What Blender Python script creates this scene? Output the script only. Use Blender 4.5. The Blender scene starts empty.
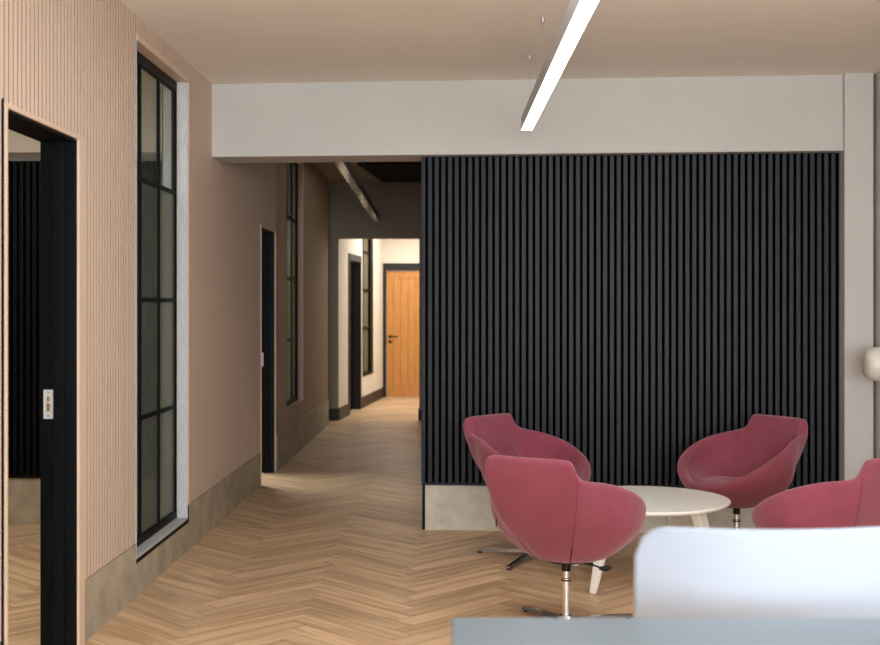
import bpy, bmesh, math, random
from mathutils import Vector, Matrix
random.seed(7)
SC = bpy.context.scene
COL = SC.collection
PI = math.pi
F, CX, CY, H = 1200.0, 458.0, 308.0, 1.5      # focal length and horizon in pixels of the 880x645 frame, eye height

# ------------------------------------------------------------------ materials
def mat(name, color, rough=0.6, metal=0.0, **kw):
    m = bpy.data.materials.new(name); m.use_nodes = True
    b = m.node_tree.nodes['Principled BSDF']
    b.inputs['Base Color'].default_value = (*color, 1)
    b.inputs['Roughness'].default_value = rough
    b.inputs['Metallic'].default_value = metal
    for k, v in kw.items():
        b.inputs[k].default_value = v
    return m

def srgb(r, g, b):
    f = lambda c: (c/255/12.92) if c/255 <= 0.04045 else ((c/255+0.055)/1.055)**2.4
    return (f(r), f(g), f(b))

def noisy(name, c1, c2, scale=(1, 1, 1), nscale=5, rough=0.7, bump=0.0, detail=4, dist=0.0, **kw):
    """two-tone noise material in object space, with optional bump"""
    m = mat(name, c1, rough, **kw); nt = m.node_tree; n = nt.nodes; l = nt.links
    b = n['Principled BSDF']
    tc = n.new('ShaderNodeTexCoord'); mp = n.new('ShaderNodeMapping'); mp.inputs['Scale'].default_value = scale
    no = n.new('ShaderNodeTexNoise'); no.inputs['Scale'].default_value = nscale; no.inputs['Detail'].default_value = detail
    no.inputs['Distortion'].default_value = dist
    cr = n.new('ShaderNodeValToRGB')
    cr.color_ramp.elements[0].position = 0.3; cr.color_ramp.elements[1].position = 0.7
    cr.color_ramp.elements[0].color = (*c1, 1); cr.color_ramp.elements[1].color = (*c2, 1)
    l.new(tc.outputs['Object'], mp.inputs['Vector']); l.new(mp.outputs['Vector'], no.inputs['Vector'])
    l.new(no.outputs['Fac'], cr.inputs['Fac']); l.new(cr.outputs['Color'], b.inputs['Base Color'])
    if bump:
        bp = n.new('ShaderNodeBump'); bp.inputs['Strength'].default_value = bump; bp.inputs['Distance'].default_value = 0.004
        l.new(no.outputs['Fac'], bp.inputs['Height']); l.new(bp.outputs['Normal'], b.inputs['Normal'])
    return m

M = {}
M['ceiling'] = noisy('ceiling_plaster', srgb(236, 229, 219), srgb(240, 233, 224), nscale=3, rough=0.85)
M['white_wall'] = noisy('white_plaster', srgb(186, 183, 178), srgb(191, 188, 183), nscale=2, rough=0.7)
M['cream_wall'] = noisy('cream_plaster', srgb(222, 214, 200), srgb(228, 221, 208), nscale=2, rough=0.8)
M['taupe_wall'] = noisy('taupe_plaster', srgb(142, 130, 114), srgb(150, 138, 120), nscale=2, rough=0.85)
M['dark_wall'] = mat('dark_plaster', srgb(40, 36, 32), 0.9)
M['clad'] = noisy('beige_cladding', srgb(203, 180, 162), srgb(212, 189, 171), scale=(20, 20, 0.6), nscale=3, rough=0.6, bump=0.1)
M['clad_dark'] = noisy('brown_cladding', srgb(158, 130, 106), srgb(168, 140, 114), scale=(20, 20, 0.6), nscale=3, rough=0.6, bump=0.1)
M['clad_side'] = mat('cladding_side_shade', srgb(158, 130, 111), 0.8)
M['clad_back'] = mat('cladding_groove', srgb(66, 50, 41), 0.9)
M['trim_wood'] = noisy('oak_lipping', srgb(204, 178, 156), srgb(216, 190, 168), scale=(8, 8, 0.7), nscale=6, rough=0.5)
M['concrete'] = noisy('concrete_skirting', srgb(150, 138, 118), srgb(178, 164, 142), nscale=7, rough=0.75, bump=0.1, detail=8)
M['terrazzo'] = noisy('pale_stone_plinth', srgb(192, 184, 170), srgb(210, 202, 188), nscale=14, rough=0.7, detail=8)
M['black_wood'] = noisy('black_stained_wood', srgb(29, 31, 37), srgb(42, 44, 50), scale=(30, 30, 0.8), nscale=4, rough=0.5, bump=0.15)
M['black_felt'] = mat('black_backing', srgb(4, 4, 5), 0.95)
M['black_paint'] = mat('black_satin_paint', srgb(6, 7, 10), 0.45)
M['black_base'] = mat('charcoal_baseboard', srgb(44, 39, 36), 0.5)
M['black_metal'] = mat('black_window_metal', srgb(5, 5, 5), 0.5, 0.0)
M['grey_reveal'] = noisy('grey_reveal_board', srgb(168, 170, 174), srgb(196, 196, 196), scale=(40, 40, 6), nscale=5, rough=0.6, bump=0.1)
M['steel'] = mat('brushed_steel', srgb(205, 208, 212), 0.35, 0.9)
M['steel_plate'] = mat('zinc_plate', srgb(206, 212, 222), 0.4, 0.3)
M['brass'] = mat('brass', srgb(190, 150, 70), 0.35, 0.8)
M['chrome'] = mat('polished_chrome', srgb(225, 225, 228), 0.25, 1.0)
M['alu'] = mat('polished_aluminium', srgb(205, 202, 200), 0.22, 1.0)
M['alu_grey'] = mat('anodised_aluminium', srgb(165, 162, 158), 0.4, 0.5)
M['rubber'] = mat('black_plastic', srgb(14, 14, 15), 0.45)
M['table_white'] = mat('white_laminate', srgb(248, 247, 243), 0.35)
M['table_leg'] = noisy('white_stained_ash', srgb(236, 232, 224), srgb(226, 221, 211), scale=(30, 30, 2), nscale=4, rough=0.5)
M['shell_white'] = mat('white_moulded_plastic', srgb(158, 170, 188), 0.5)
M['desk_top'] = mat('pale_blue_grey_laminate', srgb(112, 127, 140), 0.35)
M['chip_grey'] = mat('fixture_white', srgb(212, 206, 198), 0.4)

for k_, sp in (('black_wood', .22), ('black_felt', .0), ('black_paint', .12), ('black_base', .25), ('black_metal', .12), ('rubber', .3), ('dark_wall', .1)):
    M[k_].node_tree.nodes['Principled BSDF'].inputs['Specular IOR Level'].default_value = sp
def fabric():
    m = mat('rose_wool', srgb(152, 60, 82), 0.9); nt = m.node_tree; n = nt.nodes; l = nt.links; b = n['Principled BSDF']
    b.inputs['Sheen Weight'].default_value = 0.35; b.inputs['Sheen Roughness'].default_value = 0.5
    b.inputs['Sheen Tint'].default_value = (1, 0.72, 0.78, 1)
    tc = n.new('ShaderNodeTexCoord')
    a = n.new('ShaderNodeTexNoise'); a.inputs['Scale'].default_value = 260; a.inputs['Detail'].default_value = 2
    c = n.new('ShaderNodeTexNoise'); c.inputs['Scale'].default_value = 9; c.inputs['Detail'].default_value = 3
    r = n.new('ShaderNodeValToRGB'); r.color_ramp.elements[0].position = .25; r.color_ramp.elements[1].position = .75
    r.color_ramp.elements[0].color = (*srgb(120, 50, 66), 1); r.color_ramp.elements[1].color = (*srgb(142, 64, 81), 1)
    mx = n.new('ShaderNodeMix'); mx.data_type = 'FLOAT'; mx.inputs[0].default_value = 0.5
    l.new(tc.outputs['Object'], a.inputs['Vector']); l.new(tc.outputs['Object'], c.inputs['Vector'])
    l.new(a.outputs['Fac'], mx.inputs[2]); l.new(c.outputs['Fac'], mx.inputs[3])
    l.new(mx.outputs[0], r.inputs['Fac']); l.new(r.outputs['Color'], b.inputs['Base Color'])
    bp = n.new('ShaderNodeBump'); bp.inputs['Strength'].default_value = 0.25; bp.inputs['Distance'].default_value = 0.002
    l.new(a.outputs['Fac'], bp.inputs['Height']); l.new(bp.outputs['Normal'], b.inputs['Normal'])
    return m
M['fabric'] = fabric()
M['seam'] = mat('rose_seam', srgb(84, 26, 40), 0.9)

def wood_planks():
    m = mat('herringbone_oak', srgb(190, 150, 110), 0.42); nt = m.node_tree; n = nt.nodes; l = nt.links; b = n['Principled BSDF']
    uv = n.new('ShaderNodeUVMap'); uv.uv_map = 'plank'
    at = n.new('ShaderNodeAttribute'); at.attribute_name = 'tone'
    # grain: noise stretched along the plank, shifted by the plank's own number
    add = n.new('ShaderNodeVectorMath'); add.operation = 'ADD'
    mul = n.new('ShaderNodeVectorMath'); mul.operation = 'SCALE'; mul.inputs['Scale'].default_value = 37.0
    l.new(at.outputs['Color'], mul.inputs[0]); l.new(uv.outputs['UV'], add.inputs[0]); l.new(mul.outputs[0], add.inputs[1])
    mp = n.new('ShaderNodeMapping'); mp.inputs['Scale'].default_value = (1.0, 11, 1)
    l.new(add.outputs[0], mp.inputs['Vector'])
    g = n.new('ShaderNodeTexNoise'); g.inputs['Scale'].default_value = 1.3; g.inputs['Detail'].default_value = 6; g.inputs['Distortion'].default_value = 0.6
    l.new(mp.outputs['Vector'], g.inputs['Vector'])
    r = n.new('ShaderNodeValToRGB'); r.color_ramp.elements[0].position = .36; r.color_ramp.elements[1].position = .60
    r.color_ramp.elements[0].color = (*srgb(186, 151, 116), 1); r.color_ramp.elements[1].color = (*srgb(220, 188, 150), 1)
    l.new(g.outputs['Fac'], r.inputs['Fac'])
    sep = n.new('ShaderNodeSeparateColor'); l.new(at.outputs['Color'], sep.inputs[0])
    mr = n.new('ShaderNodeMapRange'); mr.inputs['To Min'].default_value = 0.84; mr.inputs['To Max'].default_value = 1.08
    l.new(sep.outputs[0], mr.inputs['Value'])
    vm = n.new('ShaderNodeVectorMath'); vm.operation = 'SCALE'
    l.new(r.outputs['Color'], vm.inputs[0]); l.new(mr.outputs[0], vm.inputs['Scale'])
    l.new(vm.outputs[0], b.inputs['Base Color'])
    bp = n.new('ShaderNodeBump'); bp.inputs['Strength'].default_value = 0.08; bp.inputs['Distance'].default_value = 0.002
    l.new(g.outputs['Fac'], bp.inputs['Height']); l.new(bp.outputs['Normal'], b.inputs['Normal'])
    return m
M['floor'] = wood_planks()
M['floor_joint'] = mat('floor_joint', srgb(98, 70, 46), 0.8)

def oak_door():
    return noisy('honey_oak', srgb(186, 124, 58), srgb(206, 147, 78), scale=(14, 14, 0.7), nscale=4, rough=0.45, bump=0.05, dist=0.5)
M['oak'] = oak_door()

def glass(name, tint, opacity, rough=0.05, gloss=0.12):
    m = bpy.data.materials.new(name); m.use_nodes = True; nt = m.node_tree; n = nt.nodes; l = nt.links
    n.remove(n['Principled BSDF']); out = n['Material Output']
    tr = n.new('ShaderNodeBsdfTransparent'); tr.inputs[0].default_value = (0.86, 0.88, 0.86, 1)
    df = n.new('ShaderNodeBsdfDiffuse'); df.inputs[0].default_value = (*tint, 1)
    gl = n.new('ShaderNodeBsdfGlossy'); gl.inputs['Roughness'].default_value = rough
    m1 = n.new('ShaderNodeMixShader'); m1.inputs[0].default_value = opacity
    m2 = n.new('ShaderNodeMixShader'); m2.inputs[0].default_value = gloss
    l.new(tr.outputs[0], m1.inputs[1]); l.new(df.outputs[0], m1.inputs[2])
    l.new(m1.outputs[0], m2.inputs[1]); l.new(gl.outputs[0], m2.inputs[2]); l.new(m2.outputs[0], out.inputs[0])
    return m
M['glass'] = glass('clear_glass', srgb(150, 155, 140), 0.06, 0.03, 0.08)
M['frosted'] = glass('frosted_glass', srgb(120, 124, 108), 0.62, 0.25, 0.08)
M['frosted_dark'] = glass('frosted_dark_glass', srgb(92, 98, 90), 0.62, 0.25, 0.08)
M['frosted_pale'] = glass('frosted_pale_glass', srgb(176, 188, 172), 0.8, 0.2, 0.06)
M['lobby_glass'] = glass('lobby_frosted_glass', srgb(112, 106, 88), 0.95, 0.2, 0.06)

def emit(name, color, s):
    m = bpy.data.materials.new(name); m.use_nodes = True; n = m.node_tree.nodes
    b = n['Principled BSDF']; b.inputs['Base Color'].default_value = (.9, .9, .9, 1)
    b.inputs['Emission Color'].default_value = (*color, 1); b.inputs['Emission Strength'].default_value = s
    return m
M['led'] = emit('led_diffuser', (1, 0.98, 0.95), 9.0)
M['corridor_diffuser'] = noisy('glossy_cover_reflections', srgb(60, 54, 48), srgb(235, 226, 212), scale=(.8, 6, 1), nscale=1.6, rough=.15)  # pale and dark streaks put reflections into the colour of the cover

# ------------------------------------------------------------------ mesh helpers
class MB:
    def __init__(s): s.v = []; s.f = []; s.xf = None
    def P(s, p): return tuple(s.xf(*p)) if s.xf else tuple(p)
    def box(s, x0, x1, y0, y1, z0, z1):
        i = len(s.v)
        for z in (z0, z1):
            for x, y in ((x0, y0), (x1, y0), (x1, y1), (x0, y1)): s.v.append(s.P((x, y, z)))
        s.f += [(i, i+3, i+2, i+1), (i+4, i+5, i+6, i+7), (i, i+1, i+5, i+4), (i+1, i+2, i+6, i+5), (i+2, i+3, i+7, i+6), (i+3, i, i+4, i+7)]
        return s
    def prism(s, pts, z0, z1):
        i = len(s.v); k = len(pts)
        for z in (z0, z1):
            for x, y in pts: s.v.append(s.P((x, y, z)))
        s.f.append(tuple(range(i+k-1, i-1, -1))); s.f.append(tuple(range(i+k, i+2*k)))
        for j in range(k):
            a, b = i+j, i+(j+1) % k; s.f.append((a, b, b+k, a+k))
        return s
    def hexa(s, bottom, top):
        """eight-corner block from two quads of 3-D points"""
        i = len(s.v); s.v += [s.P(p) for p in bottom] + [s.P(p) for p in top]
        s.f += [(i+3, i+2, i+1, i), (i+4, i+5, i+6, i+7)] + [(i+j, i+(j+1) % 4, i+4+(j+1) % 4, i+4+j) for j in range(4)]
        return s
    def lathe(s, prof, n=40, origin=(0, 0, 0), axis='Z'):
        i = len(s.v)
        for r, h in prof:
            for k in range(n):
                a = 2*PI*k/n; x, y, z = r*math.cos(a), r*math.sin(a), h
                if axis == 'X': x, y, z = h, x, y
                if axis == 'Y': x, y, z = x, h, y
                s.v.append(s.P((origin[0]+x, origin[1]+y, origin[2]+z)))
        for j in range(len(prof)-1):
            for k in range(n):
                a = i+j*n+k; b = i+j*n+(k+1) % n
                s.f.append((a, b, b+n, a+n))
        s.f.append(tuple(i+k for k in range(n-1, -1, -1))); s.f.append(tuple(i+(len(prof)-1)*n+k for k in range(n)))
        return s
    def tube(s, pts, r, n=10):
        i = len(s.v); pts = [Vector(p) for p in pts]
        for j, p in enumerate(pts):
            d = (pts[min(j+1, len(pts)-1)]-pts[max(j-1, 0)]).normalized()
            up = Vector((0, 0, 1)) if abs(d.z) < .9 else Vector((1, 0, 0))
            a = d.cross(up).normalized(); b = d.cross(a)
            rr = r[j] if isinstance(r, (list, tuple)) else r
            for k in range(n):
                t = 2*PI*k/n; s.v.append(s.P(p+a*math.cos(t)*rr+b*math.sin(t)*rr))
        for j in range(len(pts)-1):
            for k in range(n):
                a = i+j*n+k; b = i+j*n+(k+1) % n; s.f.append((a, a+n, b+n, b))
        s.f.append(tuple(i+k for k in range(n))); s.f.append(tuple(i+(len(pts)-1)*n+k for k in range(n-1, -1, -1)))
        return s
    def build(s, name, m, parent=None, bevel=0.0, smooth=False, seg=2, kind=None, loc=None):
        me = bpy.data.meshes.new(name); me.from_pydata(s.v, [], s.f); me.update()
        bm = bmesh.new(); bm.from_mesh(me); bmesh.ops.recalc_face_normals(bm, faces=bm.faces); bm.to_mesh(me); bm.free()
        me.materials.append(m)
        o = bpy.data.objects.new(name, me); COL.objects.link(o)
        if parent: o.parent = parent
        if loc: o.location = loc
        if smooth:
            for p in me.polygons: p.use_smooth = True
            try: me.set_sharp_from_angle(angle=math.radians(40))
            except Exception: pass
        if bevel:
            b = o.modifiers.new('bevel', 'BEVEL'); b.width = bevel; b.segments = seg; b.limit_method = 'ANGLE'; b.angle_limit = math.radians(50)
            b.harden_normals = False
        if kind: o['kind'] = kind
        return o

def empty(name, loc=(0, 0, 0), rz=0, label=None, cat=None, group=None, kind=None):
    o = bpy.data.objects.new(name, None); COL.objects.link(o); o.location = loc; o.rotation_euler = (0, 0, rz)
    o.empty_display_size = 0.1
    tag(o, label, cat, group, kind); return o
def tag(o, label=None, cat=None, group=None, kind=None):
    if label: o['label'] = label
    if cat: o['category'] = cat
    if group: o['group'] = group
    if kind: o['kind'] = kind
    return o
S = 'structure'

# ------------------------------------------------------------------ frame of the back plane (turned 4.46 degrees)
A = math.radians(-4.46)
P0 = Vector((-1.67, 8.146))
U = Vector((math.cos(A), math.sin(A))); V = Vector((-math.sin(A), math.cos(A)))
def BW(u, v, z): p = P0+U*u+V*v; return (p.x, p.y, z)
def u_at(px, v):                          # where a line of sight of the photograph meets the plane v
    k = (px-CX)/F; q = P0+V*v
    return (k*q.y-q.x)/(U.x-k*U.y)
XW = -1.67                                 # face of the left wall
def Yp(px, X=XW): return X*F/(px-CX)
CEIL, BEAM, CORR = 3.02, 2.525, 3.17

# ------------------------------------------------------------------ floor: herringbone planks
def floor():
    L, W, g = 0.71, 0.118, 0.0009
    vs, fs, tones, uvs = [], [], [], []
    c = math.cos(PI/4)
    x0, x1, y0, y1 = -4.3, 3.2, -6.2, 20.6
    rng = random.Random(3)
    def add(a0, b0, a1, b1, along_a):
        pts = [(a0+g, b0+g), (a1-g, b0+g), (a1-g, b1-g), (a0+g, b1-g)]
        w = [((a-b)*c - 0.215, (a+b)*c, 0.0) for a, b in pts]
        if max(p[0] for p in w) < x0 or min(p[0] for p in w) > x1 or max(p[1] for p in w) < y0 or min(p[1] for p in w) > y1: return
        w = [(min(max(p[0], x0), x1), min(max(p[1], y0), y1), 0.0) for p in w]
        i = len(vs); vs.extend(w); fs.append((i, i+1, i+2, i+3))
        tones.append((rng.random(), rng.random(), rng.random(), 1))
        uvs.append([(a-a0, b-b0) if along_a else (b-b0, a-a0) for a, b in pts])
    for j in range(-12, 13):
        for k in range(-110, 260):
            ox, oy = k*W+j*L, k*W-j*L
            if not (-8 < (ox-oy)*c < 6 and -8 < (ox+oy)*c < 23): continue
            add(ox, oy, ox+L, oy+W, True)
            add(ox, oy+W, ox+W, oy+W+L, False)
    i = len(vs); vs.extend([(x0, y0, -.0012), (x1, y0, -.0012), (x1, y1, -.0012), (x0, y1, -.0012)]); fs.append((i, i+1, i+2, i+3))   # screed under the planks
    tones.append((.5, .5, .5, 1)); uvs.append([(0, 0)]*4)
    me = bpy.data.meshes.new('floor'); me.from_pydata(vs, [], fs); me.update()
    uvl = me.uv_layers.new(name='plank'); ca = me.color_attributes.new('tone', 'FLOAT_COLOR', 'CORNER')
    uvl = me.uv_layers['plank']; ca = me.color_attributes['tone']
    for p, t, q in zip(me.polygons, tones, uvs):
        for n_, li in enumerate(p.loop_indices):
            uvl.data[li].uv = q[n_]; ca.data[li].color = t
    me.materials.append(M['floor']); me.materials.append(M['floor_joint'])
    me.polygons[len(fs)-1].material_index = 1
    o = bpy.data.objects.new('floor', me); COL.objects.link(o); o['kind'] = S
floor()

# ------------------------------------------------------------------ left wall with its openings
T = 0.16
D1 = (Yp(8)-.014, Yp(78), 0.0, 2.24)
W1 = (6.24, 7.42, 0.20, 2.905)
D2 = (Yp(261), Yp(275), 0.0, 2.19)
W2 = (Yp(286.5), 12.88, 0.51, 3.1)
OPEN = [D1, W1, D2, W2]
YE = 15.4
def pieces(y0, y1, z0, z1, opens):
    """rectangles of a wall strip with the openings cut out"""
    cuts = sorted({y0, y1, *[v for o in opens for v in o[:2] if y0 < v < y1]})
    out = []
    for a, b in zip(cuts, cuts[1:]):
        m_ = (a+b)/2; spans = [(z0, z1)]
        for o in opens:
            if o[0] < m_ < o[1]:
                ns = []
                for s0, s1 in spans:
                    if o[3] <= s0 or o[2] >= s1: ns.append((s0, s1)); continue
                    if o[2] > s0: ns.append((s0, o[2]))
                    if o[3] < s1: ns.append((o[3], s1))
                spans = ns
        out += [(a, b, s0, s1) for s0, s1 in spans if s1-s0 > 1e-4]
    return out
SK = 0.282
core = MB()
for a, b, z0, z1 in pieces(-6.2, YE, 0, 3.3, OPEN): core.box(XW-T, XW-0.014, a, b, z0, z1)
core.build('wall_left', M['clad_back'], kind=S)
clad, clad2 = MB(), MB()
pitch, gap = 0.045, 0.0095
edge = 0.022
opens_c = [(D1[0]-edge-.03, D1[1]+.085, 0, D1[3]+edge), (W1[0]-.03, W1[1]+.045, W1[2], W1[3]+edge),
           (D2[0]-edge, D2[1]+.045, 0, D2[3]+edge), (W2[0]-edge, W2[1]+edge, W2[2], W2[3]+edge)]
y = -6.2
while y < YE-0.01:
    zb = SK if y < 10.6 else 0.335
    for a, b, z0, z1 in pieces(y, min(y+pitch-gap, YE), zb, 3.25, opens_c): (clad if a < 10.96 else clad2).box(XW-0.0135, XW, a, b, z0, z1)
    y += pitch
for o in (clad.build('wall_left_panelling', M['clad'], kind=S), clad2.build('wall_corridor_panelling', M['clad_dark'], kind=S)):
    o.data.materials.append(M['clad_side'])                    # board sides coloured darker to paint in the shade of the grooves
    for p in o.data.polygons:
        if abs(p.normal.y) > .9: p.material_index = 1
bb = MB()
for a, b, z0, z1 in pieces(-6.2, D2[0]-edge, 0.0, SK-0.006, [(D1[0]-edge-.03, D1[1]+.085, 0, 3), (W1[0]-.008, W1[1]+.008, W1[2]-.012, 3)]): bb.box(XW-0.0135, XW-0.002, a, b, z0, z1)
bb.build('baseboard_left', M['concrete'], kind=S)
b2 = MB(); b2.box(XW-0.0135, XW+.012, D2[1]+.045, YE, 0, .318); b2.box(XW-0.0135, XW+.016, D2[1]+.045, YE, .318, .335)
b2.build('baseboard_corridor', M['concrete'], bevel=.003, kind=S)
MB().box(XW-0.0135, XW+.001, D2[0]-edge, D2[0], 0, SK).build('trim_1', M['black_paint'], kind=S)

# ---- door openings in the left wall
def opening(n, D, wide, strike_z, depth=T, label_plate=True):
    y0, y1, _, zt = D
    r = empty('door_%d' % n, (XW, (y0+y1)/2, 0), kind=S)
    def part(name, mb, m, **k):
        o = mb.build(name, m, r, **k); o.matrix_parent_inverse = Matrix.Translation((-XW, -(y0+y1)/2, 0)); return o
    jf = MB()                               # black jamb lining, with a stop half way
    for a, b in ((y0, y0+.012), (y1-.012, y1)): jf.box(XW-depth-.002, XW-.004, a, b, 0, zt)
    jf.box(XW-depth-.002, XW-.004, y0+.012, y1-.012, zt-.012, zt)
    jf.box(XW-depth+.06, XW-.055, y1-.03, y1-.012, 0, zt-.012)
    jf.box(XW-depth+.06, XW-.055, y0+.012, y0+.03, 0, zt-.012)
    part('door_frame', jf, M['black_paint'], bevel=.002)
    tr = MB()
    tr.box(XW-.006, XW+.006, y1, y1+wide, 0, zt+.02)
    tr.box(XW-.006, XW+.006, y0-.02, y0, 0, zt+.02)
    tr.box(XW-.006, XW+.006, y0, y1, zt, zt+.02)
    part('architrave', tr, M['trim_wood'], bevel=.0015)
    pl = MB().box(XW-.147, XW-.102, y1-.0155, y1-.012, strike_z-.064, strike_z+.064)
    o = part('strike_plate', pl, M['steel_plate'], bevel=.001)
    k = MB()
    for zz in (-.05, .05): k.lathe([(.004, 0), (.004, .002)], 12, (XW-.1245, y1-.018, strike_z+zz), 'Y')
    k.box(XW-.133, XW-.118, y1-.017, y1-.0154, strike_z-.03, strike_z+.004)
    k.box(XW-.131, XW-.120, y1-.017, y1-.0154, strike_z+.012, strike_z+.034)
    q = k.build('latch', M['brass'], o)
    q.matrix_parent_inverse = o.matrix_world.inverted() if False else Matrix.Identity(4)
    return r
opening(1, D1, .078, 1.078)
opening(2, D2, .04, 1.03)
# thin black strip painting in the shadow gap on the near side of the first opening
MB().box(XW-.0135, XW+.002, D1[0]-.046, D1[0]-.032, 0.02, D1[3]+.03).build('trim_2', M['black_paint'], kind=S)

# ---- steel windows in the left wall
def window(n, Wd, ys, zs, fx, fr, kinds, outline):
    y0, y1, z0, z1 = Wd
    r = empty('window_%d' % n, (XW, (y0+y1)/2, 0), kind=S)
    inv = Matrix.Translation((-XW, -(y0+y1)/2, 0))
    def part(name, mb, m, **k):
        o = mb.build(name, m, r, **k); o.matrix_parent_inverse = inv; return o
    X = XW-fx
    f = MB(); w = fr/2
    f.box(X-.03, X, y0+.002, y0+fr*1.3, z0+.004, z1-.004); f.box(X-.03, X, y1-fr*1.3, y1-.012, z0+.004, z1-.004)
    f.box(X-.03, X, y0, y1-.012, z1-.07, z1-.012); f.box(X-.03, X, y0, y1-.012, z0+.006, z0+.05)
    for yy in ys: f.box(X-.022, X-.004, yy-w, yy+w, z0+.02, z1-.05)
    for zz in zs: f.box(X-.022, X-.005, y0+.01, y1-.02, zz-w, zz+w)
    part('window_frame', f, M['black_metal'], bevel=.002)
    yy = [y0]+list(ys)+[y1-.02]; zz = [z0]+list(zs)+[z1-.02]
    for a in range(len(yy)-1):
        for b in range(len(zz)-1):
            p = MB().box(X-.022, X-.016, yy[a]+.012, yy[a+1]-.012, zz[b]+.012, zz[b+1]-.012)
            part('pane', p, M[kinds(a, b)])
    sl = MB().box(XW-.15, XW-.001, y0, y1, z0-.012, z0+.006)
    part('window_sill', sl, M['grey_reveal' if n == 1 else 'clad_dark'], bevel=.001)
    rv = MB().box(XW-.15, XW-.001, y1-.012, y1+.001, z0, z1).box(XW-.15, XW-.001, y0-.001, y0+.004, z0, z1)
    part('reveal_board', rv, M['grey_reveal' if n == 1 else 'clad_dark'])
    hd = MB().box(XW-.15, XW+.004, y0, y1+.03, z1-.012, z1+.022).box(XW-.006, XW+.004, y1+.001, y1+.042, SK if n == 1 else z0, z1)
    part('wooden_lining', hd, M['trim_wood'], bevel=.0015)
    if outline:
        ol = MB().box(XW-.007, XW-.0008, y0-.006, y1+.008, z0-.03, z0-.006).box(XW-.007, XW-.0008, y1+.001, y1+.03, z0-.03, SK-.003)  # thin black strip along the lower edge and corner of the opening
        part('black_edge_trim', ol, M['black_paint'])
    return r
window(1, W1, (6.585, 7.0), (.893, 1.547, 2.21), .065, .024,
       lambda a, b: 'glass' if b == 3 else ('frosted_dark' if a < 2 else 'frosted'), True)
window(2, W2, (12.05, 12.45), (1.17, 1.80, 2.42), .045, .04, lambda a, b: 'frosted_dark' if a == 2 or b == 3 else 'frosted_pale', False)

# ------------------------------------------------------------------ ceilings, beam, column, right wall
def cl(): # ceiling of the front room ends at the beam
    m = MB(); b0 = BW(-.1, 0.18, 0); b1 = BW(4.8, 0.18, 0)
    m.prism([(-1.69, -6.2), (3.0, -6.2), (b1[0], b1[1]), (-1.69, b0[1])], CEIL, CEIL+.12); return m
cl().build('ceiling', M['ceiling'], kind=S)
MB().box(-1.9, 3.0, 15.4, 16.4, CORR, CORR+.12).box(-1.68, 3.0, 8.35, 15.4, CORR, CORR+.12).build('ceiling_corridor', M['taupe_wall'], kind=S)
bmx = MB(); bmx.xf = BW
ub = u_at(843, 0)
bmx.box(-.02, ub+.1, 0, .36, BEAM, CORR+.1)
bmx.build('trim_3', M['white_wall'], bevel=.004, kind=S)
cm = MB(); cm.xf = BW
uc0, uc1 = u_at(844.6, -.045), u_at(873.5, -.045)
cm.box(uc0, uc1, -.045, .30, 0, CEIL+.01)
cm.build('trim_4', M['white_wall'], bevel=.004, kind=S)
XR = 2.71
MB().box(XR, XR+.2, -6.2, 8.6, 0, 3.2).build('wall_right', M['white_wall'], kind=S)
MB().box(-4.3, XR+.2, -6.4, -6.2, 0, .9).box(-4.3, XR+.2, -6.4, -6.2, 2.7, 3.2).box(-4.3, -1.4, -6.4, -6.2, .9, 2.7).build('wall_back', M['white_wall'], kind=S)

# ------------------------------------------------------------------ black battened wall
VB = .085
ua, uz = u_at(421.3, VB), u_at(838.3, VB)
bk = MB(); bk.xf = BW
bk.box(ua+.004, uz+.02, VB+.022, .30, 0, BEAM-.001)
bk.build('wall_feature', M['black_felt'], kind=S)
sl = MB(); sl.xf = BW
n = int((uz-ua)/.0447); p = (uz-ua)/n
for i in range(n):
    sl.box(ua+i*p, ua+i*p+.0275, VB, VB+.021, .318, BEAM-.004)
sl.box(ua, uz, VB-.003, VB+.021, .302, .318)      # closing rail under the battens
sl.build('wall_feature_battens', M['black_wood'], bevel=.0015, seg=1, kind=S)
pn = MB(); pn.xf = BW
u_ = ua+.026
for w in (1.62, 1.62, 1.2):
    e = min(u_+w, uz); pn.box(u_, e-.003, VB+.004, VB+.021, 0, .301); u_ = e
pn.build('baseboard_feature', M['terrazzo'], kind=S)
ed = MB(); ed.xf = BW
ed.box(ua+.008, ua+.024, VB+.002, VB+.0215, 0, .301)
ed.build('trim_5', M['black_paint'], kind=S)
# corridor side of the same block
q = BW(ua, .30, 0)
MB().prism([(q[0]+.005, q[1]+.002), (XR+.2, 7.95), (XR+.2, 16.0), (q[0]-.02, 16.0)], 0, CORR).build('wall_corridor', M['taupe_wall'], kind=S)

# ------------------------------------------------------------------ end of the corridor: wall with an opening
s16 = F/16.0
ox0, ox1, oz = (338.2-CX)/s16, (419.2-CX)/s16, H+(CY-238.3)/s16
fw = MB()
fw.box(-4.3, -1.84, 15.4, 16.0, 0, 3.3).box(-4.3, ox0, 16.0, 16.18, 0, 3.3).box(ox1, .8, 16.0, 16.18, 0, 3.3).box(ox0, ox1, 16.0, 16.18, oz, 3.3)
fw.build('wall_corridor_end', M['taupe_wall'], kind=S)
eb = MB().box(-1.84, ox0+.012, 15.985, 16.19, 0, .155).box(ox1-.012, -.36, 15.985, 16.19, 0, .155)
eb.build('baseboard_corridor_end', M['black_base'], bevel=.004, kind=S)
# thin dark slab under part of the corridor ceiling
MB().prism([(-1.147, 13.7), (-.2, 13.7), (-.2, 15.6), (-.975, 15.6)], CORR-.035, CORR+.02).build('ceiling_dark_slab', M['dark_wall'], kind=S)

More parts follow.
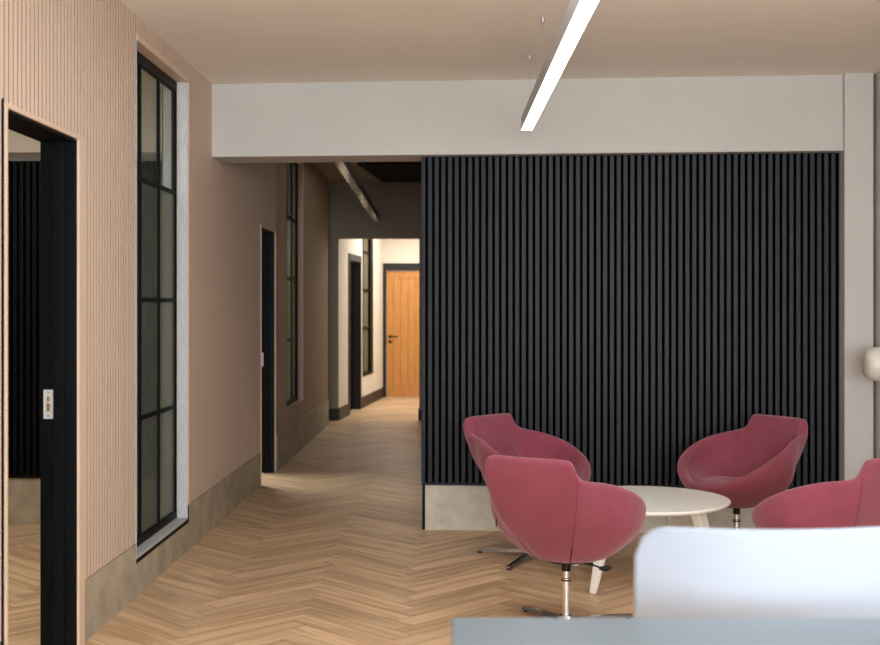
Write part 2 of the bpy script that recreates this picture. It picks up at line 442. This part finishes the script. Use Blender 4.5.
# ------------------------------------------------------------------ far lobby
A0 = Vector((ox0, 16.05)); B0 = Vector((-1.262, 20.2)); dU = (B0-A0); LN = dU.length; dU.normalize(); dN = Vector((-dU.y, dU.x))
def FW(u, v, z): p = A0+dU*u+dN*v; return (p.x, p.y, z)
def uf(px):
    k = (px-CX)/F; return (k*A0.y-A0.x)/(dU.x-k*dU.y)
fd0, fd1 = uf(348.2), uf(360.3); fw0, fw1 = uf(362.4), uf(372.6)
def zf(px, yy): p = FW(uf(px), 0, 0); return H-(yy-CY)*p[1]/F
zd = zf(354, 255.3); zwb = zf(367, 375)
m = MB(); m.xf = FW
for a, b, z0, z1 in pieces(0, LN+.1, 0, 3.0, [(fd0, fd1, 0, zd), (fw0, fw1, zwb, 2.9)]): m.box(a, b, 0, .14, z0, z1)
m.build('wall_lobby_left', M['cream_wall'], kind=S)
m = MB(); m.xf = FW
for a, b in ((.0, fd0), (fd1, LN-.02)): m.box(a, b, -.018, 0, 0, .165)
m.build('baseboard_lobby_left', M['black_base'], bevel=.003, kind=S)
def far_part(root, name, mb, mt, **k):
    mb2 = mb.build(name, mt, root, **k); mb2.matrix_parent_inverse = Matrix.Translation(-root.location); return mb2
d3 = empty('door_3', FW((fd0+fd1)/2, 0, 0), kind=S)
m = MB(); m.xf = FW
m.box(fd0-.005, fd0+.07, -.018, .14, 0, zd+.01); m.box(fd1-.07, fd1+.005, -.018, .14, 0, zd+.01); m.box(fd0+.07, fd1-.07, -.018, .14, zd-.09, zd+.01)
far_part(d3, 'door_frame', m, M['black_base'], bevel=.004)
m = MB(); m.xf = FW; m.box(fd0+.07, fd1-.07, .10, .14, 0, zd-.09); far_part(d3, 'door_leaf', m, M['black_paint'])
m = MB(); m.xf = FW; m.box(fd0+.14, fd0+.40, .094, .10, 1.02, 1.16); far_part(d3, 'latch_plate', m, M['steel'])
w3 = empty('window_3', FW((fw0+fw1)/2, 0, 0), kind=S)
m = MB(); m.xf = FW
m.box(fw0, fw0+.03, -.01, .1, zwb, 2.9); m.box(fw1-.28, fw1, -.01, .04, zwb, 2.9); m.box(fw0, fw1, -.01, .1, zwb, zwb+.05); m.box(fw0, fw1, -.01, .1, 2.85, 2.9)
for zz in (1.2, 1.78, 2.36): m.box(fw0, fw1, .0, .05, zz-.012, zz+.012)
far_part(w3, 'window_frame', m, M['black_metal'])
m = MB(); m.xf = FW; m.box(fw0+.01, fw1-.01, .03, .036, zwb+.01, 2.88); far_part(w3, 'pane', m, M['lobby_glass'])
# end wall with the oak door
YB = 20.2; sB = F/YB
dx0, dz = (386.2-CX)/sB, H+(CY-270.5)/sB
fx0, fz = (380.8-CX)/sB, H+(CY-263.3)/sB
dx1 = dx0+.86; fx1 = dx1+.09
MB().box(-1.6, fx0+.02, YB, YB+.15, 0, 3.0).box(fx1-.02, 1.2, YB, YB+.15, 0, 3.0).box(fx0, fx1, YB, YB+.15, fz-.02, 3.0).build('wall_lobby_end', M['cream_wall'], kind=S)
MB().box(1.2, 1.35, 16.18, YB+.15, 0, 3.0).build('wall_lobby_right', M['cream_wall'], kind=S)
MB().box(-1.75, 1.35, 16.18, YB+.15, 3.0, 3.1).build('ceiling_lobby', M['cream_wall'], kind=S)
d4 = empty('door_4', ((dx0+dx1)/2, YB, 0), kind=S)
m = MB().box(fx0, dx0, YB-.03, YB+.06, 0, fz).box(dx1, fx1, YB-.03, YB+.06, 0, fz).box(dx0, dx1, YB-.03, YB+.06, dz, fz)
far_part(d4, 'door_frame', m, M['black_base'], bevel=.004)
m = MB(); st = .12
m.box(dx0+.004, dx0+st, YB+.005, YB+.045, .006, dz-.004).box(dx1-st, dx1-.004, YB+.005, YB+.045, .006, dz-.004)
m.box(dx0+st, dx1-st, YB+.006, YB+.045, .006, .20).box(dx0+st, dx1-st, YB+.006, YB+.045, dz-.13, dz-.004)
nb = 5; pw = (dx1-dx0-2*st)/nb
for i in range(nb): m.box(dx0+st+i*pw+.003, dx0+st+(i+1)*pw-.003, YB+.014, YB+.04, .20, dz-.13)
m.box(dx0+.006, dx1-.006, YB+.03, YB+.042, .008, dz-.006)
leaf = far_part(d4, 'door_leaf', m, M['oak'], bevel=.002, seg=1)
hx, hz = dx0+.065, 1.02
m = MB(); m.lathe([(.026, 0), (.026, .008)], 20, (hx, YB-.003, hz), 'Y'); m.lathe([(.026, 0), (.026, .008)], 20, (hx, YB-.003, hz-.09), 'Y')
m.tube([(hx, YB, hz), (hx, YB-.045, hz), (hx+.02, YB-.055, hz), (hx+.14, YB-.055, hz)], .012)
m.build('door_handle', M['rubber'], leaf, smooth=True)

# ------------------------------------------------------------------ the room behind the left wall
YR = 8.33
MB().box(-4.3, XW-T, YR, YR+.15, 0, 3.2).build('wall_side_room_end', M['white_wall'], kind=S)
m = MB(); k = -3.75
m.box(-3.75, -2.03, YR-.02, YR-.001, .33, 2.517)
m.build('wall_side_room_backing', M['black_felt'], kind=S)
m = MB()
while k < -2.06: m.box(k, k+.0275, YR-.042, YR-.02, .345, 2.517); k += .045
m.box(-3.75, -2.03, YR-.045, YR-.02, .325, .345)
m.build('wall_side_room_battens', M['black_paint'], kind=S)
MB().box(-3.75, -2.03, YR-.03, YR-.001, 0, .325).build('baseboard_side_room', M['concrete'], kind=S)
MB().box(-4.3, XW-T-.01, YR-.16, YR-.001, 2.56, 3.1).build('trim_6', M['cream_wall'], kind=S)
MB().box(-4.5, -4.3, -6.2, 16.1, 0, 3.2).build('wall_side_room_left', M['cream_wall'], kind=S)
MB().box(-4.3, XW-.005, -6.2, 15.4, 3.04, 3.15).build('ceiling_side_room', M['ceiling'], kind=S)
MB().box(-4.3, XW-T, 2.4, 2.5, 0, 3.04).build('wall_side_room_front', M['cream_wall'], kind=S)

# ------------------------------------------------------------------ pendant lights
def pendant(name, a, b, w, h, zb, mounts, ceil, label, led, body, group=None):
    """linear light from a to b (x, y); under side at zb"""
    a, b = Vector(a), Vector(b); d = (b-a).normalized(); nn = Vector((d.y, -d.x)); L = (b-a).length
    r = empty(name, (a.x, a.y, zb), math.atan2(d.y, d.x), label, 'ceiling light')
    MB().box(0, L, -w/2, w/2, .004, h).build('light_housing', M[body], r, bevel=.002)
    MB().box(.004, L-.004, -w/2+.004, w/2-.004, -.002, .006).build('light_diffuser', M[led], r)
    for t in mounts:
        MB().lathe([(.0009, h), (.0009, ceil-zb-.02)], 8, (t, 0, 0)).build('suspension_wire', M['alu_grey'], r)
        MB().lathe([(.006, ceil-zb-.032), (.011, ceil-zb-.026), (.011, ceil-zb)], 20, (t, 0, 0)).build('ceiling_mount', M['alu_grey'], r, smooth=True)
        MB().lathe([(.005, h-.001), (.005, h+.014), (.002, h+.02)], 12, (t, 0, 0)).build('wire_gripper', M['alu_grey'], r, smooth=True)
    MB().box(-.0015, .0006, -w/2-.0005, w/2+.0005, -.001, h+.001).build('end_cap', M['alu_grey'], r)
    return r
pendant('pendant_light', (.426, 7.42), (.511, 1.6), .071, .082, 2.60, (.21, 1.15, 4.9), CEIL,
        'long lit white linear pendant hanging on wires from the pale front-room ceiling', 'led', 'alu_grey')
p2 = pendant('pendant_light', (-1.035, 15.2), (-.90, 9.0), .075, .09, 2.60, (.15, 3.0, 5.6), CORR,
        'unlit black linear pendant hanging in the dark corridor behind the white beam', 'corridor_diffuser', 'rubber')

# ------------------------------------------------------------------ white fixture on the right wall
fx = MB()
prof = [(.0, -.238), (.055, -.236), (.080, -.226), (.096, -.205), (.103, -.175), (.104, -.14), (.104, -.07), (.102, -.066), (.104, -.062), (.104, 0)]
fx.lathe(prof, 48, (0, 0, 0), 'X')
o = fx.build('wall_fixture', M['chip_grey'], smooth=True, loc=(XR, 7.30, 1.5-56*7.3/F))
tag(o, 'white rounded drum fixture on the right wall beside the column', 'wall fixture')

# ------------------------------------------------------------------ tub chair
def sm(a, b, x):
    t = min(max((x-a)/(b-a), 0), 1); return t*t*(3-2*t)
def lerp(tab, x):
    if x <= tab[0][0]: return tab[0][1]
    for (x0, y0), (x1, y1) in zip(tab, tab[1:]):
        if x <= x1: return y0+(y1-y0)*(x-x0)/(x1-x0)
    return tab[-1][1]
RIM = [(0, .838), (22, .838), (28, .836), (30.5, .828), (32.5, .796), (34.5, .765), (37, .750), (41, .741), (48, .733), (57, .724), (70, .706), (85, .676), (100, .636), (115, .588), (130, .538), (145, .501), (160, .480), (180, .474)]
R_BACK = [(0.315, 0), (0.320, .10), (0.345, .165), (0.390, .212), (0.450, .258), (0.530, .304), (0.630, .345), (0.730, .378), (0.850, .405)]
R_SIDE = [(0.315, 0), (0.320, .12), (0.340, .19), (0.370, .245), (0.410, .295), (0.455, .340), (0.500, .368), (0.560, .380), (0.650, .378), (0.750, .366), (0.850, .366)]
R_FRONT = [(0.315, 0), (0.320, .12), (0.340, .19), (0.370, .25), (0.410, .30), (0.450, .328), (0.490, .34), (0.630, .36)]
def smooth_tab(tab, x, d):
    return sum(lerp(tab, x+d*k/4)*w for k, w in zip((-4, -2, 0, 2, 4), (1, 2, 3, 2, 1)))/9
def r_out(th, h):
    t = abs(th); wb = 1-sm(34, 84, t); wf = sm(105, 160, t)
    r = wb*smooth_tab(R_BACK, h, .015)+wf*smooth_tab(R_FRONT, h, .015)+(1-wb-wf)*smooth_tab(R_SIDE, h, .015)
    flat = 1+(1/math.cos(math.radians(min(t, 32)))-1)*(1-sm(34, 58, t))                 # flatter back panel
    return .98*r*(1+(flat-1)*.72*wb*sm(.35, .6, h))
def shell_mesh():
    n = 360; TH = .030
    rings = []
    angs = []
    for i in range(n):
        angs.append(-180+360*i/n)
    prof_n = 0
    cols = []
    for th in angs:
        hr = smooth_tab(RIM, abs(th), 1.1); ca, sa = -math.cos(math.radians(th)), math.sin(math.radians(th))
        pts = []
        hb = .317
        for k in range(16):                                     # outside, bottom to rim
            t = k/15; h = hb+(hr-TH-hb)*(t**1.5); pts.append((r_out(th, h), h))
        pts[0] = (.03, .315)
        ro = r_out(th, hr-TH)
        lean = (r_out(th, hr)-ro)
        for k in range(1, 8):                                   # rounded rim
            a = PI*k/8; pts.append((ro+lean*math.sin(a)-TH*(1-math.cos(a)), hr-TH+TH*math.sin(a)))
        seat = .458
        t = abs(th)
        h0 = hr-TH; hs = seat+.012
        for k in range(1, 9):                                   # inside, rim to seat
            q = k/8; h = h0+(hs-h0)*q if h0 > hs else h0+(hs-h0)*sm(0, 1, q)
            rr = r_out(th, max(h, .46))-2*TH-.035*math.sin(PI*q/2)**3 - .05*sm(.5, 1, q)*(1-sm(120, 165, t))
            if t > 120: rr = min(rr, pts[-1][0]-.012)
            pts.append((rr, h))
        rl, hl = pts[-1]
        for k in range(1, 7):                                   # seat to centre
            q = k/7; pts.append((rl*(1-q), seat+.012*(1-q)**2+.010*math.sin(PI*q)))
        cols.append([(r*ca, r*sa, h) for r, h in pts])
    m = len(cols[0]); mb = MB()
    for c in cols: mb.v += c
    for i in range(n):
        j = (i+1) % n
        for k in range(m-1): mb.f.append((i*m+k, j*m+k, j*m+k+1, i*m+k+1))
    mb.v.append((0, 0, .315)); b = len(mb.v)-1; mb.v.append((0, 0, .459)); t = b+1
    for i in range(n):
        j = (i+1) % n; mb.f.append((b, j*m, i*m)); mb.f.append((t, i*m+m-1, j*m+m-1))
    return mb
BASE_TURN = 0
def make_chair():
    r = empty('tub_chair')
    shell_mesh().build('upholstered_shell', M['fabric'], r, smooth=True)
    for sgn in (-1, 1):                                         # seams where back meets arms
        th = 33.5*sgn; hr = lerp(RIM, 33.5)
        pts = []
        for k in range(19):
            h = .325+(hr-.02-.325)*k/18; rr = r_out(th, h)+.0002; a = math.radians(th)
            pts.append((-rr*math.cos(a), rr*math.sin(a), h))
        MB().tube(pts, [.0032 if p[2] < .43 else .0011 for p in pts], 6).build('seam', M['seam'], r, smooth=True)
    th = math.radians(-40 if False else 47)
    a = 52; rr = r_out(a, .55); a = math.radians(a)
    tg = MB().box(-.002, .0025, -.011, .011, -.018, .018).build('fabric_tag', M['rubber'], r)
    tg.location = (-rr*math.cos(a), rr*math.sin(a), .50); tg.rotation_euler = (0, 0, PI-a)
    MB().lathe([(.020, .055), (.020, .225), (.023, .227), (.023, .235), (.019, .237), (.0165, .238), (.0165, .285)], 28).build('gas_column', M['chrome'], r, smooth=True)
    MB().lathe([(.0245, .224), (.0245, .231)], 28).build('collar', M['rubber'], r)
    MB().lathe([(.021, .270), (.021, .314), (.085, .316), (.085, .328)], 28).build('seat_mount', M['rubber'], r, smooth=True)
    MB().lathe([(.034, .030), (.040, .036), (.040, .052), (.034, .064), (.022, .068)], 28).build('hub', M['alu'], r, smooth=True)
    for k in range(4):
        a = math.radians(BASE_TURN+90*k); L = .375
        arm = MB()
        N = 8
        for i in range(N):
            def sec(q):
                x = .028+(L-.028)*q; w = .023-.006*q; zt = .048-.026*q**1.2; zb = .034-.024*q**1.1
                return x, w, zt, zb
            x0, w0, t0, b0 = sec(i/N); x1, w1, t1, b1 = sec((i+1)/N)
            arm.hexa([(x0, -w0, b0), (x0, w0, b0), (x1, w1, b1), (x1, -w1, b1)], [(x0, -w0*.7, t0), (x0, w0*.7, t0), (x1, w1*.7, t1), (x1, -w1*.7, t1)])
        bo = arm.build('base_arm', M['alu'], r, smooth=True); bo.rotation_euler = (0, 0, a)
        MB().lathe([(.014, 0), (.016, .004), (.014, .011)], 18, (L-.018, 0, 0)).build('glide', M['rubber'], bo, smooth=True)
    lv = MB().tube([(.02, -.02, .312), (.055, -.07, .304), (.085, -.11, .290), (.105, -.135, .276)], .0045, 8)
    lv.tube([(.098, -.125, .278), (.118, -.148, .274), (.138, -.168, .277)], [.008, .014, .007], 8)
    lv.build('height_lever', M['rubber'], r, smooth=True)
    return r
def copy_tree(o, parent=None):
    c = o.copy(); COL.objects.link(c)
    if parent: c.parent = parent
    for ch in list(o.children): copy_tree(ch, c)
    return c
GR = 'rose pink tub chairs around the round white coffee table'
spots = [((.506, 5.62), 58, 118, 'rose pink swivel tub chair in front, seen from behind, left of the coffee table'),
         ((.455, 7.20), -42, 153, 'rose pink swivel tub chair close to the black wall, partly behind the front chair'),
         ((1.665, 7.17), 213, 70, 'rose pink swivel tub chair against the black wall, right of the coffee table'),
         ((1.74, 5.66), 127, 30, 'rose pink tub chair at the right edge, cut off, behind the white seat back')]
chair0 = make_chair()
placed = [chair0]+[copy_tree(chair0) for _ in spots[1:]]
for c, ((x, y), a, br, lab) in zip(placed, spots):
    c.location = (x, y, 0); c.rotation_euler = (0, 0, math.radians(a)); tag(c, lab, 'chair', GR)
    for i, arm in enumerate(ch for ch in c.children if ch.name.startswith('base_arm')):    # the star foot does not turn with the seat
        arm.rotation_euler = (0, 0, math.radians(br-a+90*i))

# ------------------------------------------------------------------ coffee table
TX, TY = 1.035, 6.67
t = empty('coffee_table', (TX, TY, 0), 0, 'low round white coffee table on splayed legs between the pink chairs', 'table')
MB().lathe([(.43, .418), (.452, .420), (.466, .428), (.470, .434), (.470, .440), (.467, .443), (.45, .444)], 96).build('tabletop', M['table_white'], t, smooth=True)
MB().lathe([(.16, .400), (.16, .4185)], 48).build('mounting_plate', M['table_leg'], t)
for ang, ro in ((228, .50), (318, .485), (48, .485), (138, .485)):
    m = MB(); a0, b0, a1, b1 = ro-.026, .017, .335, .040
    m.hexa([(a0, -b0, 0), (a0, b0, 0), (ro, b0, 0), (ro, -b0, 0)], [(a1-.03, -b1, .418), (a1-.03, b1, .418), (a1+.03, b1, .418), (a1+.03, -b1, .418)])
    lg = m.build('leg', M['table_leg'], t, bevel=.005); lg.rotation_euler = (0, 0, math.radians(ang))

# ------------------------------------------------------------------ foreground: high table and white seat
dk = empty('high_table', (.66, 2.0, 0), 0, 'high table with a pale blue grey top in the blurred foreground', 'table')
MB().box(-.672, .90, -.62, .355, .858, .893).build('tabletop', M['desk_top'], dk, bevel=.004)
for sx in (-.60, .83):
    for sy in (-.55, .29):
        MB().box(sx-.025, sx+.025, sy-.025, sy+.025, 0, .858).build('leg', M['alu_grey'], dk, bevel=.003)
for ya in (.28, -.56): MB().box(-.575, .805, ya, ya+.02, .80, .858).build('table_rail', M['alu_grey'], dk)

wc = empty('counter_chair', (.693, 2.62, 0), 0, 'white moulded high-backed chair behind the pale blue grey table, blurred in the foreground', 'chair')
def back_shell():
    """curved back panel with rounded upper corners, seat behind it"""
    mb = MB(); nx, nz = 36, 14
    W2, zb, zt, R = .300, .58, 1.016, .072
    front, backv = [], []
    for side in (0, 1):
        for j in range(nz+1):
            for i in range(nx+1):
                s = -1+2*i/nx; q = j/nz
                x = s*W2; dxe = W2-abs(x)
                top = zt+.008*(1-s*s) - (R-math.sqrt(max(R*R-(R-dxe)**2, 0)) if dxe < R else 0)
                z = zb+(top-zb)*q
                yy = -.02+.10*s*s-.03*math.sin(q*PI*.5)
                mb.v.append((x, yy+(.022 if side else 0), z))
    N = (nx+1)*(nz+1)
    for side in (0, 1):
        for j in range(nz):
            for i in range(nx):
                a = side*N+j*(nx+1)+i; mb.f.append((a, a+1, a+nx+2, a+nx+1))
    edge_i = [i for i in range(nx+1)]+[j*(nx+1)+nx for j in range(1, nz+1)]+[nz*(nx+1)+i for i in range(nx-1, -1, -1)]+[j*(nx+1) for j in range(nz-1, 0, -1)]
    for a, b in zip(edge_i, edge_i[1:]+edge_i[:1]): mb.f.append((a, b, b+N, a+N))
    return mb
back_shell().build('backrest', M['shell_white'], wc, bevel=.008, smooth=True, seg=3)
MB().box(-.27, .27, -.01, .42, .57, .62).build('seat', M['shell_white'], wc, bevel=.02, seg=3)
for sx in (-1, 1):
    for y0, y1 in ((.03, -.01), (.37, .42)):
        MB().tube([(sx*.20, y0, .57), (sx*.25, y1, 0)], [.016, .011], 12).build('leg', M['alu_grey'], wc, smooth=True)
MB().tube([(-.235, .40, .20), (.235, .40, .20)], .008).build('footrest', M['alu_grey'], wc, smooth=True)

# ------------------------------------------------------------------ light
def area(name, loc, rot, sx, sy, e, col):
    d = bpy.data.lights.new(name, 'AREA'); d.shape = 'RECTANGLE'; d.size = sx; d.size_y = sy; d.energy = e; d.color = col
    o = bpy.data.objects.new(name, d); COL.objects.link(o); o.location = loc; o.rotation_euler = rot; return o
R = math.radians
area('daylight', (.4, -5.8, 1.75), (R(90), 0, 0), 5.0, 2.2, 800, (.83, .93, 1))            # windows behind the camera
area('side_daylight', (2.66, 1.2, 1.75), (0, R(90), 0), 1.6, 5.0, 110, (.83, .93, 1))       # side windows on the right
area('ceiling_fill', (.6, 4.6, 2.97), (0, 0, 0), 2.6, 2.2, 30, (.95, .98, 1))  # added broad fill under the ceiling; no fitting hangs there
area('floor_bounce_fill', (.4, -2.2, .3), (R(180), 0, 0), 3.6, 4.0, 110, (.95, .98, 1))  # added upward fill imitating light bounced off the floor
area('lobby_light', (-.35, 18.3, 2.95), (0, 0, 0), 1.0, 2.4, 88, (1, .97, .9))
area('corridor_fill', (-.95, 13.0, 3.1), (0, 0, 0), .8, 3.0, 4.5, (1, .94, .84))  # added faint fill; the corridor pendant itself stays unlit
area('side_room_light', (-3.1, 5.6, 2.98), (0, 0, 0), .9, 2.2, 58, (1, .95, .88))
area('side_room_rear_fill', (-3.0, 12.0, 2.98), (0, 0, 0), .9, 2.2, 130, (.95, 1, .98))  # added fill behind the corridor window to brighten its panes
w = bpy.data.worlds.new('world'); SC.world = w; w.use_nodes = True
w.node_tree.nodes['Background'].inputs[0].default_value = (.9, .95, 1, 1)
w.node_tree.nodes['Background'].inputs[1].default_value = 1.0

# ------------------------------------------------------------------ camera
cd = bpy.data.cameras.new('camera'); cam = bpy.data.objects.new('camera', cd); COL.objects.link(cam)
cam.location = (0, 0, H); cam.rotation_euler = (R(90), 0, 0)
cd.sensor_width = 36; cd.lens = F/880*36
cd.shift_x = -(CX-440)/880; cd.shift_y = -(322.5-CY)/880
cd.clip_start = .05
cd.dof.use_dof = True; cd.dof.focus_distance = 6.4; cd.dof.aperture_fstop = 3.2
SC.camera = cam
SC.view_settings.view_transform = 'Standard'
SC.view_settings.look = 'None'
SC.view_settings.exposure = 0.0
SC.cycles.use_denoising = True
SC.cycles.max_bounces = 10; SC.cycles.diffuse_bounces = 6; SC.cycles.transparent_max_bounces = 12
